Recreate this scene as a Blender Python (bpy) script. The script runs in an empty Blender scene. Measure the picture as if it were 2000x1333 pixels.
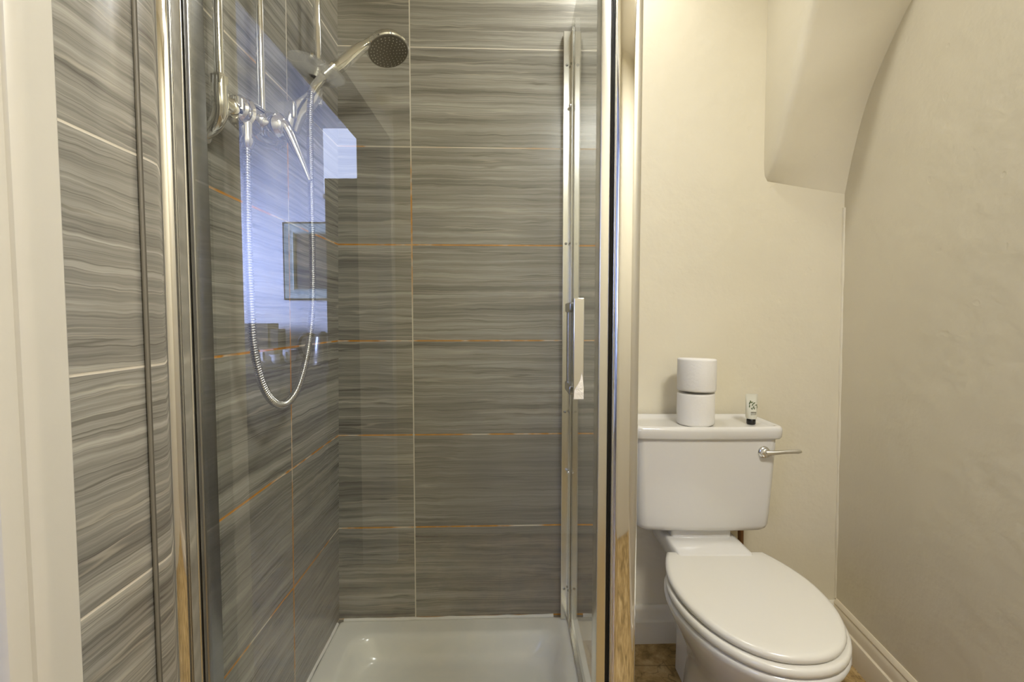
import bpy, bmesh, math, random
from mathutils import Vector, Matrix
random.seed(4)
C = bpy.context.scene.collection
sc = bpy.context.scene

# ------------------------------------------------------------------ camera, world, lights, exposure
CAM_H = 1.06
cam_d = bpy.data.cameras.new('camera'); cam = bpy.data.objects.new('camera', cam_d); C.objects.link(cam)
cam_d.sensor_width = 36.0; cam_d.lens = 889.0 / 2000.0 * 36.0
cam_d.clip_start = 0.02
cam.location = (0, 0, CAM_H)
cam.rotation_euler = (math.radians(90) - math.atan(42.5 / 889.0), 0, 0)
sc.camera = cam

world = bpy.data.worlds.new('world'); sc.world = world; world.use_nodes = True
world.node_tree.nodes['Background'].inputs[0].default_value = (0.8, 0.85, 1.0, 1)
world.node_tree.nodes['Background'].inputs[1].default_value = 0.05

def area(name, loc, target, sx, sy, power, col):
    d = bpy.data.lights.new(name, 'AREA'); d.shape = 'RECTANGLE'; d.size = sx; d.size_y = sy
    d.energy = power; d.color = col
    o = bpy.data.objects.new(name, d); C.objects.link(o); o.location = loc
    o.rotation_euler = (Vector(target) - Vector(loc)).to_track_quat('-Z', 'Y').to_euler()
    return o
area('bathroom_ceiling_lamp', (0.30, 1.20, 2.285), (0.30, 1.10, 0), 0.11, 0.11, 4.1, (1.0, 0.985, 0.945))
area('bathroom_rear_fill', (0.62, -0.12, 2.27), (0.50, -0.05, 0), 0.35, 0.35, 27.0, (1.0, 0.985, 0.945))  # added overhead fill to brighten the camera side; no real fitting there
bd = area('bedroom_daylight', (-3.0, -0.9, 1.5), (-1.6, -2.2, 1.5), 0.9, 1.0, 115.0, (0.42, 0.53, 1.0))
bd.data.spread = math.radians(80)

sc.view_settings.view_transform = 'Standard'
sc.view_settings.look = 'None'
sc.view_settings.gamma = 1.0
sc.view_settings.use_curve_mapping = False
sc.view_settings.exposure = 0.08

# ------------------------------------------------------------------ node helpers
def new_mat(name):
    m = bpy.data.materials.new(name); m.use_nodes = True
    nt = m.node_tree; nt.nodes.clear()
    out = nt.nodes.new('ShaderNodeOutputMaterial')
    return m, nt, out
class N:
    def __init__(s, nt): s.nt = nt
    def n(s, t, **kw):
        x = s.nt.nodes.new(t)
        for k, v in kw.items(): setattr(x, k, v)
        return x
    def put(s, sock, v):
        if isinstance(v, (int, float)): sock.default_value = v
        elif isinstance(v, (tuple, list)):
            sock.default_value = tuple(v) + ((1,) if len(v) == 3 and len(sock.default_value) == 4 else ())
        else: s.nt.links.new(v, sock)
    def m(s, op, a, b=0.0, c=None, clamp=False):
        x = s.n('ShaderNodeMath', operation=op, use_clamp=clamp)
        s.put(x.inputs[0], a); s.put(x.inputs[1], b)
        if c is not None: s.put(x.inputs[2], c)
        return x.outputs[0]
    def mix(s, f, a, b):
        x = s.n('ShaderNodeMix', data_type='RGBA')
        s.put(x.inputs[0], f); s.put(x.inputs[6], a); s.put(x.inputs[7], b)
        return x.outputs[2]
    def noise(s, vec, scale=5.0, detail=2.0, rough=0.5, dist=0.0):
        x = s.n('ShaderNodeTexNoise'); s.put(x.inputs['Vector'], vec)
        x.inputs['Scale'].default_value = scale; x.inputs['Detail'].default_value = detail
        x.inputs['Roughness'].default_value = rough; x.inputs['Distortion'].default_value = dist
        return x.outputs[0]
    def ramp(s, f, stops, interp='LINEAR'):
        x = s.n('ShaderNodeValToRGB'); s.put(x.inputs[0], f); r = x.color_ramp; r.interpolation = interp
        while len(r.elements) < len(stops): r.elements.new(0.5)
        for e, (p, c) in zip(r.elements, stops):
            e.position = p; e.color = tuple(c) + (1,) if len(c) == 3 else c
        return x.outputs[0]
    def step(s, v, lo, hi):
        x = s.n('ShaderNodeMapRange', interpolation_type='SMOOTHSTEP'); s.put(x.inputs[0], v)
        s.put(x.inputs[1], lo); s.put(x.inputs[2], hi); x.inputs[3].default_value = 0; x.inputs[4].default_value = 1
        return x.outputs[0]
    def vec(s, x_, y_, z_):
        x = s.n('ShaderNodeCombineXYZ'); s.put(x.inputs[0], x_); s.put(x.inputs[1], y_); s.put(x.inputs[2], z_)
        return x.outputs[0]
    def bump(s, h, strength, dist):
        x = s.n('ShaderNodeBump'); x.inputs['Strength'].default_value = strength; x.inputs['Distance'].default_value = dist
        s.put(x.inputs['Height'], h); return x.outputs[0]
    def principled(s, out, col, rough=0.5, metal=0.0, normal=None, spec=0.5, **kw):
        b = s.n('ShaderNodeBsdfPrincipled')
        s.put(b.inputs['Base Color'], col); s.put(b.inputs['Roughness'], rough); s.put(b.inputs['Metallic'], metal)
        b.inputs['Specular IOR Level'].default_value = spec
        if normal is not None: s.put(b.inputs['Normal'], normal)
        for k, v in kw.items(): s.put(b.inputs[k.replace('_', ' ')], v)
        s.nt.links.new(b.outputs[0], out.inputs[0]); return b
    def pos(s):
        g = s.n('ShaderNodeNewGeometry'); x = s.n('ShaderNodeSeparateXYZ'); s.nt.links.new(g.outputs['Position'], x.inputs[0])
        return g, x.outputs[0], x.outputs[1], x.outputs[2]

def S(r, g, b):   # sRGB 0-255 -> linear
    f = lambda c: (c / 255 / 12.92) if c <= 10 else ((c / 255 + 0.055) / 1.055) ** 2.4
    return (f(r), f(g), f(b))

def simple(name, col, rough=0.4, metal=0.0, bump=None, var=0.04, spec=0.5, coat=0.0):
    m, nt, out = new_mat(name); n = N(nt)
    g = n.n('ShaderNodeTexCoord')
    nz = n.noise(g.outputs['Object'], 9.0, 4.0, 0.6)
    dark = tuple(c * (1 - var * 2) for c in col)
    c = n.mix(nz, dark, col)
    nm = None
    if bump: nm = n.bump(n.noise(g.outputs['Object'], bump[0], 4.0, 0.6), bump[1], bump[2])
    kw = {'Coat_Weight': coat} if coat else {}
    n.principled(out, c, rough, metal, nm, spec, **kw)
    return m

def plaster(name, col, scale=1.0):
    m, nt, out = new_mat(name); n = N(nt); g, x, y, z = n.pos(); p = g.outputs['Position']
    a = n.noise(p, 3.0, 4.0, 0.55); b = n.noise(p, 14.0, 3.0, 0.5); c_ = n.noise(p, 70.0, 3.0, 0.6)
    c = n.mix(a, tuple(k * 0.93 for k in col), tuple(min(1, k * 1.05) for k in col))
    h = n.m('ADD', n.m('MULTIPLY', b, 1.0), n.m('MULTIPLY', c_, 0.18))
    pock = n.step(n.noise(p, 26.0, 1.0, 0.3), 0.735, 0.78)
    h = n.m('SUBTRACT', h, n.m('MULTIPLY', pock, 0.12))
    n.principled(out, c, 0.42, 0, n.bump(h, 0.4 * scale, 0.007), 0.35)
    return m

def tile(name, axis, joint, shower_from=None):
    """wood-grain porcelain, 600 x 300 mm, courses start at z = .095"""
    m, nt, out = new_mat(name); n = N(nt); g, x, y, z = n.pos()
    u = x if axis == 'x' else y
    pu = n.m('DIVIDE', n.m('SUBTRACT', u, joint), 0.6); pv = n.m('DIVIDE', n.m('SUBTRACT', z, 0.0945), 0.2993)
    col, row = n.m('FLOOR', pu), n.m('FLOOR', pv)
    fu, fv = n.m('SUBTRACT', pu, col), n.m('SUBTRACT', pv, row)
    du = n.m('MULTIPLY', n.m('MINIMUM', fu, n.m('SUBTRACT', 1.0, fu)), 0.6)
    dv = n.m('MULTIPLY', n.m('MINIMUM', fv, n.m('SUBTRACT', 1.0, fv)), 0.2993)
    # seed per tile
    seed = n.m('ADD', n.m('MULTIPLY', n.m('FRACT', n.m('MULTIPLY', n.m('ADD', n.m('MULTIPLY', row, 12.9898), n.m('MULTIPLY', col, 78.233)), 0.37)), 40.0), 3.0)
    wv = n.vec(n.m('MULTIPLY', u, 5.0), n.m('MULTIPLY', z, 9.0), seed)
    warp = n.m('MULTIPLY', n.m('SUBTRACT', n.noise(wv, 1.0, 3.0, 0.55), 0.5), 0.016)
    sc_ = n.m('MULTIPLY', n.m('SUBTRACT', n.noise(n.vec(n.m('MULTIPLY', u, 24.0), n.m('MULTIPLY', z, 26.0), seed), 1.0, 2.0, 0.5), 0.5), 0.006)
    zz = n.m('ADD', z, n.m('ADD', warp, sc_))
    broad = n.noise(n.vec(n.m('MULTIPLY', u, 0.9), n.m('MULTIPLY', zz, 26.0), seed), 1.0, 3.0, 0.6)
    mid = n.noise(n.vec(n.m('MULTIPLY', u, 1.6), n.m('MULTIPLY', zz, 85.0), seed), 1.0, 3.0, 0.65)
    fine = n.noise(n.vec(n.m('MULTIPLY', u, 5.0), n.m('MULTIPLY', zz, 330.0), seed), 1.0, 3.0, 0.7)
    v = n.m('ADD', n.m('ADD', n.m('MULTIPLY', broad, 0.42), n.m('MULTIPLY', mid, 0.42)), n.m('MULTIPLY', fine, 0.25))
    base = n.ramp(v, [(0.36, S(90, 87, 81)), (0.46, S(120, 117, 110)), (0.54, S(142, 139, 131)), (0.61, S(160, 157, 148)), (0.70, S(182, 178, 169))])
    # thin pale and dark veins
    vein = n.m('ABSOLUTE', n.m('SUBTRACT', n.noise(n.vec(n.m('MULTIPLY', u, 0.8), n.m('MULTIPLY', zz, 34.0), n.m('ADD', seed, 9.0)), 1.0, 1.0, 0.5), 0.5))
    base = n.mix(n.m('MULTIPLY', n.m('SUBTRACT', 1.0, n.step(vein, 0.0, 0.016)), 0.40), base, S(196, 188, 172))
    vein2 = n.m('ABSOLUTE', n.m('SUBTRACT', n.noise(n.vec(n.m('MULTIPLY', u, 0.7), n.m('MULTIPLY', zz, 44.0), n.m('ADD', seed, 19.0)), 1.0, 1.0, 0.5), 0.47))
    base = n.mix(n.m('MULTIPLY', n.m('SUBTRACT', 1.0, n.step(vein2, 0.0, 0.018)), 0.5), base, S(72, 66, 58))
    white = S(214, 206, 190)
    gcol = white
    rough = n.m('ADD', 0.15, n.m('MULTIPLY', fine, 0.14))
    if shower_from is not None:
        P = g.outputs['Position']
        inside = n.step(u, shower_from[0], shower_from[0] + 0.03) if axis == 'y' else 1.0
        low = n.m('SUBTRACT', 1.0, n.step(n.m('ADD', z, n.m('MULTIPLY', n.noise(P, 6.0, 2.0), 0.12)), 1.60, 1.68))
        patch = n.step(n.noise(P, 8.0, 3.0, 0.6), 0.36, 0.50)
        st = n.m('MULTIPLY', n.m('MULTIPLY', low, patch), inside)
        if axis == 'x':  # the stain fades at the foot of the vertical joint
            vj = n.m('SUBTRACT', 1.0, n.step(du, 0.002, 0.004))
            keep = n.m('SUBTRACT', 1.0, n.m('MULTIPLY', vj, n.m('SUBTRACT', 1.0, n.step(z, 1.0, 1.3))))
            st = n.m('MULTIPLY', st, keep)
        st2 = n.noise(P, 40.0, 2.0)
        rust = n.mix(st2, S(156, 98, 16), S(224, 156, 40))
        gcol = n.mix(st, white, rust)
        # soap film on the tiles low down: greyer, duller
        film = n.m('MULTIPLY', n.m('SUBTRACT', 1.0, n.step(n.m('ADD', z, n.m('MULTIPLY', n.noise(P, 5.0, 2.0), 0.5)), 0.75, 1.15)), inside)
        if axis == 'x': film = n.m('MULTIPLY', film, n.m('ADD', n.m('MULTIPLY', n.step(u, joint - 0.005, joint + 0.25), 0.75), 0.12))
        else: film = n.m('MULTIPLY', film, 0.35)
        base = n.mix(n.m('MULTIPLY', film, 0.62), base, S(110, 108, 107))
        rough = n.m('ADD', rough, n.m('MULTIPLY', film, 0.18))
    gr = n.m('SUBTRACT', 1.0, n.step(n.m('SUBTRACT', n.m('MINIMUM', du, dv), n.m('MULTIPLY', st, 0.0006) if shower_from is not None else 0.0), 0.0015, 0.0021))
    c = n.mix(gr, base, gcol)
    rough = n.m('ADD', rough, n.m('MULTIPLY', gr, 0.4))
    hgt = n.m('ADD', n.m('MULTIPLY', n.step(n.m('MINIMUM', du, dv), 0.0008, 0.0022), 1.0), n.m('MULTIPLY', fine, 0.06))
    n.principled(out, c, rough, 0, n.bump(hgt, 0.35, 0.0012), 0.55)
    return m

def glass(name, tint=(0.965, 0.975, 0.965), ior=1.5, haze=0.0):
    m, nt, out = new_mat(name); n = N(nt)
    fr = n.n('ShaderNodeFresnel'); fr.inputs[0].default_value = ior
    g = n.n('ShaderNodeNewGeometry')
    f = fr.outputs[0]
    f2 = n.m('DIVIDE', n.m('MULTIPLY', f, 2.0), n.m('ADD', f, 1.0))
    f2 = n.m('MULTIPLY', f2, n.m('SUBTRACT', 1.0, g.outputs['Backfacing']))
    t = n.n('ShaderNodeBsdfTransparent'); t.inputs[0].default_value = tint + (1,)
    gl = n.n('ShaderNodeBsdfGlossy'); gl.inputs['Roughness'].default_value = 0.0
    mx = n.n('ShaderNodeMixShader'); n.put(mx.inputs[0], f2)
    nt.links.new(t.outputs[0], mx.inputs[1]); nt.links.new(gl.outputs[0], mx.inputs[2])
    last = mx.outputs[0]
    if haze:
        df = n.n('ShaderNodeBsdfTranslucent'); df.inputs[0].default_value = (.92, .92, .92, 1)
        m2 = n.n('ShaderNodeMixShader'); m2.inputs[0].default_value = haze
        nt.links.new(last, m2.inputs[1]); nt.links.new(df.outputs[0], m2.inputs[2]); last = m2.outputs[0]
    nt.links.new(last, out.inputs[0])
    return m

def emit(name, col, st):
    m, nt, out = new_mat(name); e = nt.nodes.new('ShaderNodeEmission')
    e.inputs[0].default_value = col + (1,); e.inputs[1].default_value = st
    nt.links.new(e.outputs[0], out.inputs[0]); return m

def floor_mat():
    m, nt, out = new_mat('stone_vinyl'); n = N(nt); g, x, y, z = n.pos(); P = g.outputs['Position']
    a = n.noise(P, 11.0, 6.0, 0.65, 0.6); b = n.noise(P, 38.0, 4.0, 0.7)
    c = n.ramp(n.m('ADD', n.m('MULTIPLY', a, 0.75), n.m('MULTIPLY', b, 0.25)), [(0.34, S(92, 72, 38)), (0.45, S(134, 110, 66)), (0.54, S(168, 140, 92)), (0.66, S(196, 172, 126))])
    crack = n.m('ABSOLUTE', n.m('SUBTRACT', n.noise(P, 7.0, 3.0, 0.6, 1.0), 0.5))
    c = n.mix(n.m('MULTIPLY', n.m('SUBTRACT', 1.0, n.step(crack, 0.0, 0.012)), 0.55), c, S(74, 56, 28))
    fx = n.m('FRACT', n.m('DIVIDE', n.m('ADD', x, 0.05), 0.33)); fy = n.m('FRACT', n.m('DIVIDE', n.m('ADD', y, -1.345 + 3.3), 0.33))
    d = n.m('MINIMUM', n.m('MINIMUM', fx, n.m('SUBTRACT', 1.0, fx)), n.m('MINIMUM', fy, n.m('SUBTRACT', 1.0, fy)))
    c = n.mix(n.m('MULTIPLY', n.m('SUBTRACT', 1.0, n.step(d, 0.004, 0.010)), 0.5), c, S(84, 66, 36))
    n.principled(out, c, 0.38, 0, n.bump(a, 0.4, 0.004), 0.4)
    return m

M = {}
M['plaster'] = plaster('cream_painted_plaster', S(218, 210, 187))
M['ceiling'] = plaster('ceiling_paint', S(232, 226, 212), 0.5)
M['tile_back'] = tile('striped_tile_back', 'x', -0.312, (0,))
M['tile_left'] = tile('striped_tile_left', 'y', 1.100, (0.70,))
M['floor'] = floor_mat()
M['skirting'] = simple('cream_gloss_paint', S(224, 218, 200), 0.28, bump=(30, 0.15, 0.002))
M['skirting_right'] = simple('cream_skirting_paint', S(222, 210, 184), 0.3, bump=(30, 0.15, 0.002))
M['jamb'] = simple('ivory_gloss_paint', S(210, 206, 196), 0.28, bump=(18, 0.25, 0.003))
M['chrome'] = simple('polished_chrome', (0.86, 0.86, 0.86), 0.045, 1.0, var=0.0)
M['chrome_soft'] = simple('satin_chrome', (0.80, 0.80, 0.79), 0.16, 1.0, var=0.02)
M['hose'] = simple('ribbed_hose_steel', (0.62, 0.62, 0.62), 0.18, 1.0, var=0.0)
M['alu'] = simple('bright_aluminium', (0.82, 0.82, 0.80), 0.22, 1.0, var=0.03)
M['rubber'] = simple('dark_rubber_seal', S(40, 38, 36), 0.45)
M['mastic'] = simple('grey_mastic', S(120, 115, 104), 0.5)
M['greyseal'] = simple('grey_hinge_profile', (0.40, 0.40, 0.40), 0.25, 1.0)
M['glass'] = glass('clear_shower_glass', ior=1.62)
M['acrylic'] = glass('clear_acrylic', (0.95, 0.95, 0.945), 1.7, 0.14)
M['ceramic'] = simple('white_glazed_ceramic', S(211, 208, 201), 0.10, var=0.01, spec=0.6)
M['seat'] = simple('white_seat_plastic', S(214, 210, 199), 0.20, var=0.01, spec=0.5)
M['tray'] = simple('white_shower_tray_acrylic', S(230, 229, 221), 0.16, var=0.02, spec=0.55)
M['sealant'] = simple('white_sealant', S(236, 234, 228), 0.4, bump=(90, 0.5, 0.003))
M['paper'] = simple('white_tissue_paper', S(228, 225, 219), 0.85, bump=(140, 0.35, 0.002))
M['black'] = simple('black_plastic', S(22, 18, 14), 0.3)
M['nozzle'] = simple('grey_nozzle_face', S(78, 76, 70), 0.35)
M['nozzle_tip'] = simple('pale_silicone_nozzle', S(170, 168, 160), 0.4)
M['copper'] = simple('aged_copper_pipe', (0.35, 0.20, 0.10), 0.4, 0.8, var=0.2)
M['tube'] = simple('translucent_white_tube', S(214, 212, 196), 0.25)
M['leaf'] = simple('green_leaf_print', S(84, 96, 58), 0.5)
M['tubetext'] = simple('grey_printed_line', S(150, 146, 136), 0.5)
M['screw'] = simple('screw_steel', (0.35, 0.35, 0.34), 0.25, 1.0)
M['film'] = simple('torn_protective_film', S(232, 226, 212), 0.5, bump=(60, 0.8, 0.006))
M['bedwall'] = plaster('pale_bedroom_plaster', S(225, 226, 228), 0.4)
M['grey_paint'] = simple('grey_painted_wood', S(96, 92, 88), 0.5)
M['darkwood'] = simple('dark_wood', S(34, 28, 24), 0.5, var=0.2)
M['iron'] = simple('dark_iron', S(30, 28, 27), 0.4)
M['china'] = simple('white_china', S(228, 228, 230), 0.15)
M['teal'] = simple('pale_teal_gilt_frame', S(186, 204, 196), 0.4, bump=(60, 0.8, 0.01), var=0.25)
M['picture'] = simple('dark_picture', S(58, 54, 50), 0.35, var=0.2)
M['steel'] = simple('kettle_steel', (0.7, 0.7, 0.7), 0.2, 1.0)
M['window'] = emit('daylit_window', (0.56, 0.66, 1.0), 8.0)

# ------------------------------------------------------------------ mesh helpers
def obj(name, bm, mat, parent=None, smooth=True, bevel=0, seg=3, angle=40, subd=0):
    bmesh.ops.remove_doubles(bm, verts=bm.verts, dist=1e-6)
    bmesh.ops.recalc_face_normals(bm, faces=bm.faces)
    me = bpy.data.meshes.new(name); bm.to_mesh(me); bm.free()
    o = bpy.data.objects.new(name, me); C.objects.link(o)
    me.materials.append(mat)
    if smooth:
        for p in me.polygons: p.use_smooth = True
        try: me.set_sharp_from_angle(angle=math.radians(angle))
        except Exception: pass
    if bevel:
        b = o.modifiers.new('bevel', 'BEVEL'); b.width = bevel; b.segments = seg; b.limit_method = 'ANGLE'; b.angle_limit = math.radians(35)
        b.harden_normals = False
    if subd:
        s_ = o.modifiers.new('subd', 'SUBSURF'); s_.levels = subd; s_.render_levels = subd
    if parent: o.parent = parent; o.matrix_parent_inverse = Matrix.Translation(-parent.location)
    return o
def tag(o, label=None, cat=None, group=None, kind=None):
    if label: o['label'] = label
    if cat: o['category'] = cat
    if group: o['group'] = group
    if kind: o['kind'] = kind
    return o
def thing(name, label, cat, loc, group=None):
    o = bpy.data.objects.new(name, None); C.objects.link(o); o.location = loc; o.empty_display_size = 0.05
    return tag(o, label, cat, group)
def B(): return bmesh.new()
def box(bm, x0, x1, y0, y1, z0, z1):
    v = [bm.verts.new((x, y, z)) for z in (z0, z1) for y in (y0, y1) for x in (x0, x1)]
    for f in ((0, 2, 3, 1), (4, 5, 7, 6), (0, 1, 5, 4), (1, 3, 7, 5), (3, 2, 6, 7), (2, 0, 4, 6)): bm.faces.new([v[i] for i in f])
    return bm
def hexa(bm, pts):  # 8 points: bottom 4 (ccw), top 4
    v = [bm.verts.new(p) for p in pts]
    for f in ((3, 2, 1, 0), (4, 5, 6, 7), (0, 1, 5, 4), (1, 2, 6, 5), (2, 3, 7, 6), (3, 0, 4, 7)): bm.faces.new([v[i] for i in f])
    return bm
def loft(bm, rings, cap0=True, cap1=True, closed=True):
    R = [[bm.verts.new(p) for p in r] for r in rings]
    n_ = len(R[0])
    for a, b in zip(R, R[1:]):
        for i in range(n_ if closed else n_ - 1):
            j = (i + 1) % n_
            bm.faces.new((a[i], a[j], b[j], b[i]))
    if cap0: bm.faces.new(list(reversed(R[0])))
    if cap1: bm.faces.new(R[-1])
    return bm
def catmull(P, k):
    P = [Vector(p) for p in P]; out = []
    Q = [P[0] * 2 - P[1]] + P + [P[-1] * 2 - P[-2]]
    for i in range(1, len(Q) - 2):
        for t in range(k):
            s = t / k
            a, b, c, d = Q[i - 1], Q[i], Q[i + 1], Q[i + 2]
            out.append(0.5 * ((2 * b) + (c - a) * s + (2 * a - 5 * b + 4 * c - d) * s * s + (3 * b - a - 3 * c + d) * s ** 3))
    out.append(P[-1]); return out
def sweep(bm, pts, rad, seg=16, flat=None, cap=True):
    """tube through pts; rad a number, a list, or a list of (ra, rb)"""
    pts = [Vector(p) for p in pts]; n_ = len(pts)
    if not isinstance(rad, (list, tuple)): rad = [rad] * n_
    if len(rad) != n_: rad = [rad[min(len(rad) - 1, round(i * (len(rad) - 1) / (n_ - 1)))] for i in range(n_)]
    T = []
    for i in range(n_):
        t = pts[min(i + 1, n_ - 1)] - pts[max(i - 1, 0)]; T.append(t.normalized())
    up = Vector((0, 0, 1)) if abs(T[0].z) < 0.9 else Vector((1, 0, 0))
    if flat is not None: up = Vector(flat)
    A = (up - T[0] * up.dot(T[0])).normalized(); rings = []
    for i in range(n_):
        A = (A - T[i] * A.dot(T[i])).normalized(); Bv = T[i].cross(A)
        r = rad[i]; ra, rb = (r if isinstance(r, (list, tuple)) else (r, r))
        rings.append([pts[i] + A * (ra * math.cos(2 * math.pi * k / seg)) + Bv * (rb * math.sin(2 * math.pi * k / seg)) for k in range(seg)])
    return loft(bm, rings, cap, cap)
def cyl(bm, a, b, r, seg=24, r2=None):
    return sweep(bm, [a, b], [r, r if r2 is None else r2], seg)
def lathe(bm, c, axis, prof, seg=32):
    """prof: (distance along axis, radius)"""
    ax = Vector(axis).normalized(); up = Vector((0, 0, 1)) if abs(ax.z) < 0.9 else Vector((1, 0, 0))
    A = (up - ax * up.dot(ax)).normalized(); Bv = ax.cross(A); c = Vector(c)
    rings = [[c + ax * d + (A * math.cos(2 * math.pi * k / seg) + Bv * math.sin(2 * math.pi * k / seg)) * max(r, 1e-4) for k in range(seg)] for d, r in prof]
    return loft(bm, rings)
def prism(bm, poly, z0, z1):
    return loft(bm, [[(x, y, z0) for x, y in poly], [(x, y, z1) for x, y in poly]])
def rrect(x0, x1, y0, y1, r, k=6):
    """rounded rectangle, r = (r at x0y0, x1y0, x1y1, x0y1)"""
    if not isinstance(r, (list, tuple)): r = (r,) * 4
    out = []
    for (cx, cy, a0, q) in ((x0, y0, 180, r[0]), (x1, y0, 270, r[1]), (x1, y1, 0, r[2]), (x0, y1, 90, r[3])):
        q = max(q, 1e-4); px = cx + q if cx == x0 else cx - q; py = cy + q if cy == y0 else cy - q
        for i in range(k + 1):
            a = math.radians(a0 + 90 * i / k); out.append((px + q * math.cos(a), py + q * math.sin(a)))
    return out

# ------------------------------------------------------------------ geometry of the place
def back_y(x): return 1.422 + (x + 0.545) * 0.0345
def right_x(y, z=1.0): return 1.083 - 0.012 * z + (y - 1.478) * 0.12
TOP = 2.3
BTOP = 2.95   # the bedroom is taller
def struct(name, bm, m, parent=None, **k):
    o = obj(name, bm, m, parent, **k)
    if parent is None: o['kind'] = 'structure'
    return o

# floor and ceiling (bathroom + the bedroom seen in the glass)
struct('floor', box(B(), -3.3, 1.3, -2.4, 1.65, -0.12, 0.0), M['floor'], smooth=False)
cl = struct('ceiling', box(B(), -0.645, 1.3, -1.0, 1.65, TOP, TOP + 0.1), M['ceiling'], smooth=False)
struct('bedroom_ceiling', box(B(), -3.3, -0.60, -2.4, 1.65, BTOP, BTOP + 0.1), M['bedwall'], cl, smooth=False)
# back wall, plaster with a tiled part to the left
bm = B()
hexa(bm, [(-0.70, back_y(-0.70) + .010, 0), (1.25, back_y(1.25) + .000, 0), (1.25, 1.62, 0), (-0.70, 1.62, 0),
          (-0.70, back_y(-0.70) + .010, TOP), (1.25, back_y(1.25), TOP), (1.25, 1.62, TOP), (-0.70, 1.62, TOP)])
wb = struct('wall_back', bm, M['plaster'], smooth=False)
bm = B()
x0, x1 = -0.60, 0.30
hexa(bm, [(x0, back_y(x0), 0.07), (x1, back_y(x1), 0.07), (x1, back_y(x1) + .02, 0.07), (x0, back_y(x0) + .02, 0.07),
          (x0, back_y(x0), TOP), (x1, back_y(x1), TOP), (x1, back_y(x1) + .02, TOP), (x0, back_y(x0) + .02, TOP)])
struct('tile_cladding', bm, M['tile_back'], wb, smooth=False)
# left wall with the doorway
DY0, DY1, DH = -0.60, 0.466, 1.807
bm = B()
box(bm, -0.645, -0.565, DY1, 1.60, 0, BTOP)
box(bm, -0.645, -0.565, DY0, DY1, DH, BTOP)
box(bm, -0.645, -0.565, -2.2, DY0, 0, BTOP)
wl = struct('wall_left', bm, M['plaster'], smooth=False)
bm = B()
def lx(y, z): # tiled face leans a little towards the back
    t = max(0, (y - 0.5) / 0.93); return -0.525 + t * ((-0.5575 + 0.015 * z) + 0.525)
for (ya, yb) in ((0.50, 0.80), (0.80, 1.10), (1.10, 1.44)):
    hexa(bm, [(lx(ya, 0), ya, 0.0), (lx(ya, 0) - .045, ya, 0.0), (lx(yb, 0) - .012, yb, 0.0), (lx(yb, 0), yb, 0.0),
              (lx(ya, TOP), ya, TOP), (lx(ya, TOP) - .045, ya, TOP), (lx(yb, TOP) - .035, yb, TOP), (lx(yb, TOP), yb, TOP)])
struct('tile_cladding', bm, M['tile_left'], wl, smooth=False)
# right wall
bm = B()
hexa(bm, [(right_x(-1, 0), -1, 0), (1.25, -1, 0), (1.25, 1.6, 0), (right_x(1.6, 0), 1.6, 0),
          (right_x(-1, TOP), -1, TOP), (1.25, -1, TOP), (1.25, 1.6, TOP), (right_x(1.6, TOP), 1.6, TOP)])
struct('wall_right', bm, M['plaster'], smooth=False)
struct('wall_rear', box(B(), -0.565, 1.0, -0.98, -0.88, 0, TOP), M['plaster'], smooth=False)

# curved plaster vault springing from the back wall over the toilet
Lc = [(1.475, 1.492), (1.430, 1.545), (1.380, 1.640), (1.327, 1.749), (1.258, 1.912), (1.13, 2.08), (0.97, 2.20), (0.75, 2.29)]
Rc = [(1.484, 1.440), (1.443, 1.576), (1.387, 1.705), (1.304, 1.806), (1.195, 1.870), (1.03, 1.935), (0.80, 2.01), (0.45, 2.12)]
def interp(cv, k=4):
    P = catmull([(0, a, b) for a, b in cv], k); return [(p.y, p.z) for p in P]
Ls, Rs = interp(Lc), interp(Rc)
bm = B(); rows = []
XS = 0.805
for (ly, lz), (ry, rz) in zip(Ls, Rs):
    row = []
    # side face (towards the shower), rounded arris, then the soffit to the right wall
    row.append((XS - 0.006, max(ly, 0) + 0.30, lz + 0.0))
    row.append((XS - 0.004, ly + 0.028, lz + 0.010))
    row.append((XS - 0.001, ly + 0.012, lz + 0.004))
    row.append((XS + 0.007, ly + 0.002, lz + 0.0005))
    row.append((XS + 0.022, ly, lz))
    for k in range(1, 9):
        t = k / 8; X1 = 1.10
        e = t
        row.append((XS + 0.022 + (X1 - XS - 0.022) * t, ly + (ry - ly) * e, lz + (rz - lz) * e))
    rows.append(row)
# side face must reach the wall behind: put its outer column there
R = [[bm.verts.new((p[0], 1.50, p[2]) if i == 0 else p) for i, p in enumerate(r)] for r in rows]
for a, b in zip(R, R[1:]):
    for i in range(len(a) - 1): bm.faces.new((a[i], a[i + 1], b[i + 1], b[i]))
cap = [bm.verts.new((XS - .006, 1.50, 2.32)), bm.verts.new((XS, 0.75, 2.32)), bm.verts.new((1.10, 0.45, 2.32))]
# close above (behind the visible faces)
bk = [bm.verts.new((p.co.x, 1.50, p.co.z)) for p in R[0]]
for i in range(len(bk) - 1): bm.faces.new((bk[i + 1], bk[i], R[0][i], R[0][i + 1])) if i else None
tp = [bm.verts.new((p.co.x, p.co.y, 2.32)) for p in R[-1]]
for i in range(len(tp) - 1): bm.faces.new((R[-1][i], R[-1][i + 1], tp[i + 1], tp[i]))
for v in cap: bm.verts.remove(v)
struct('wall_vault', bm, M['plaster'], smooth=True, angle=50)

bm = B(); pts = [(right_x(1.47, z_) + .002, 1.479, z_) for z_ in [.13 + i * .033 for i in range(40)]]
sweep(bm, pts, [random.uniform(.0045, .0085) for _ in pts], 10); struct('corner_filler', bm, M['plaster'], wb)
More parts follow.
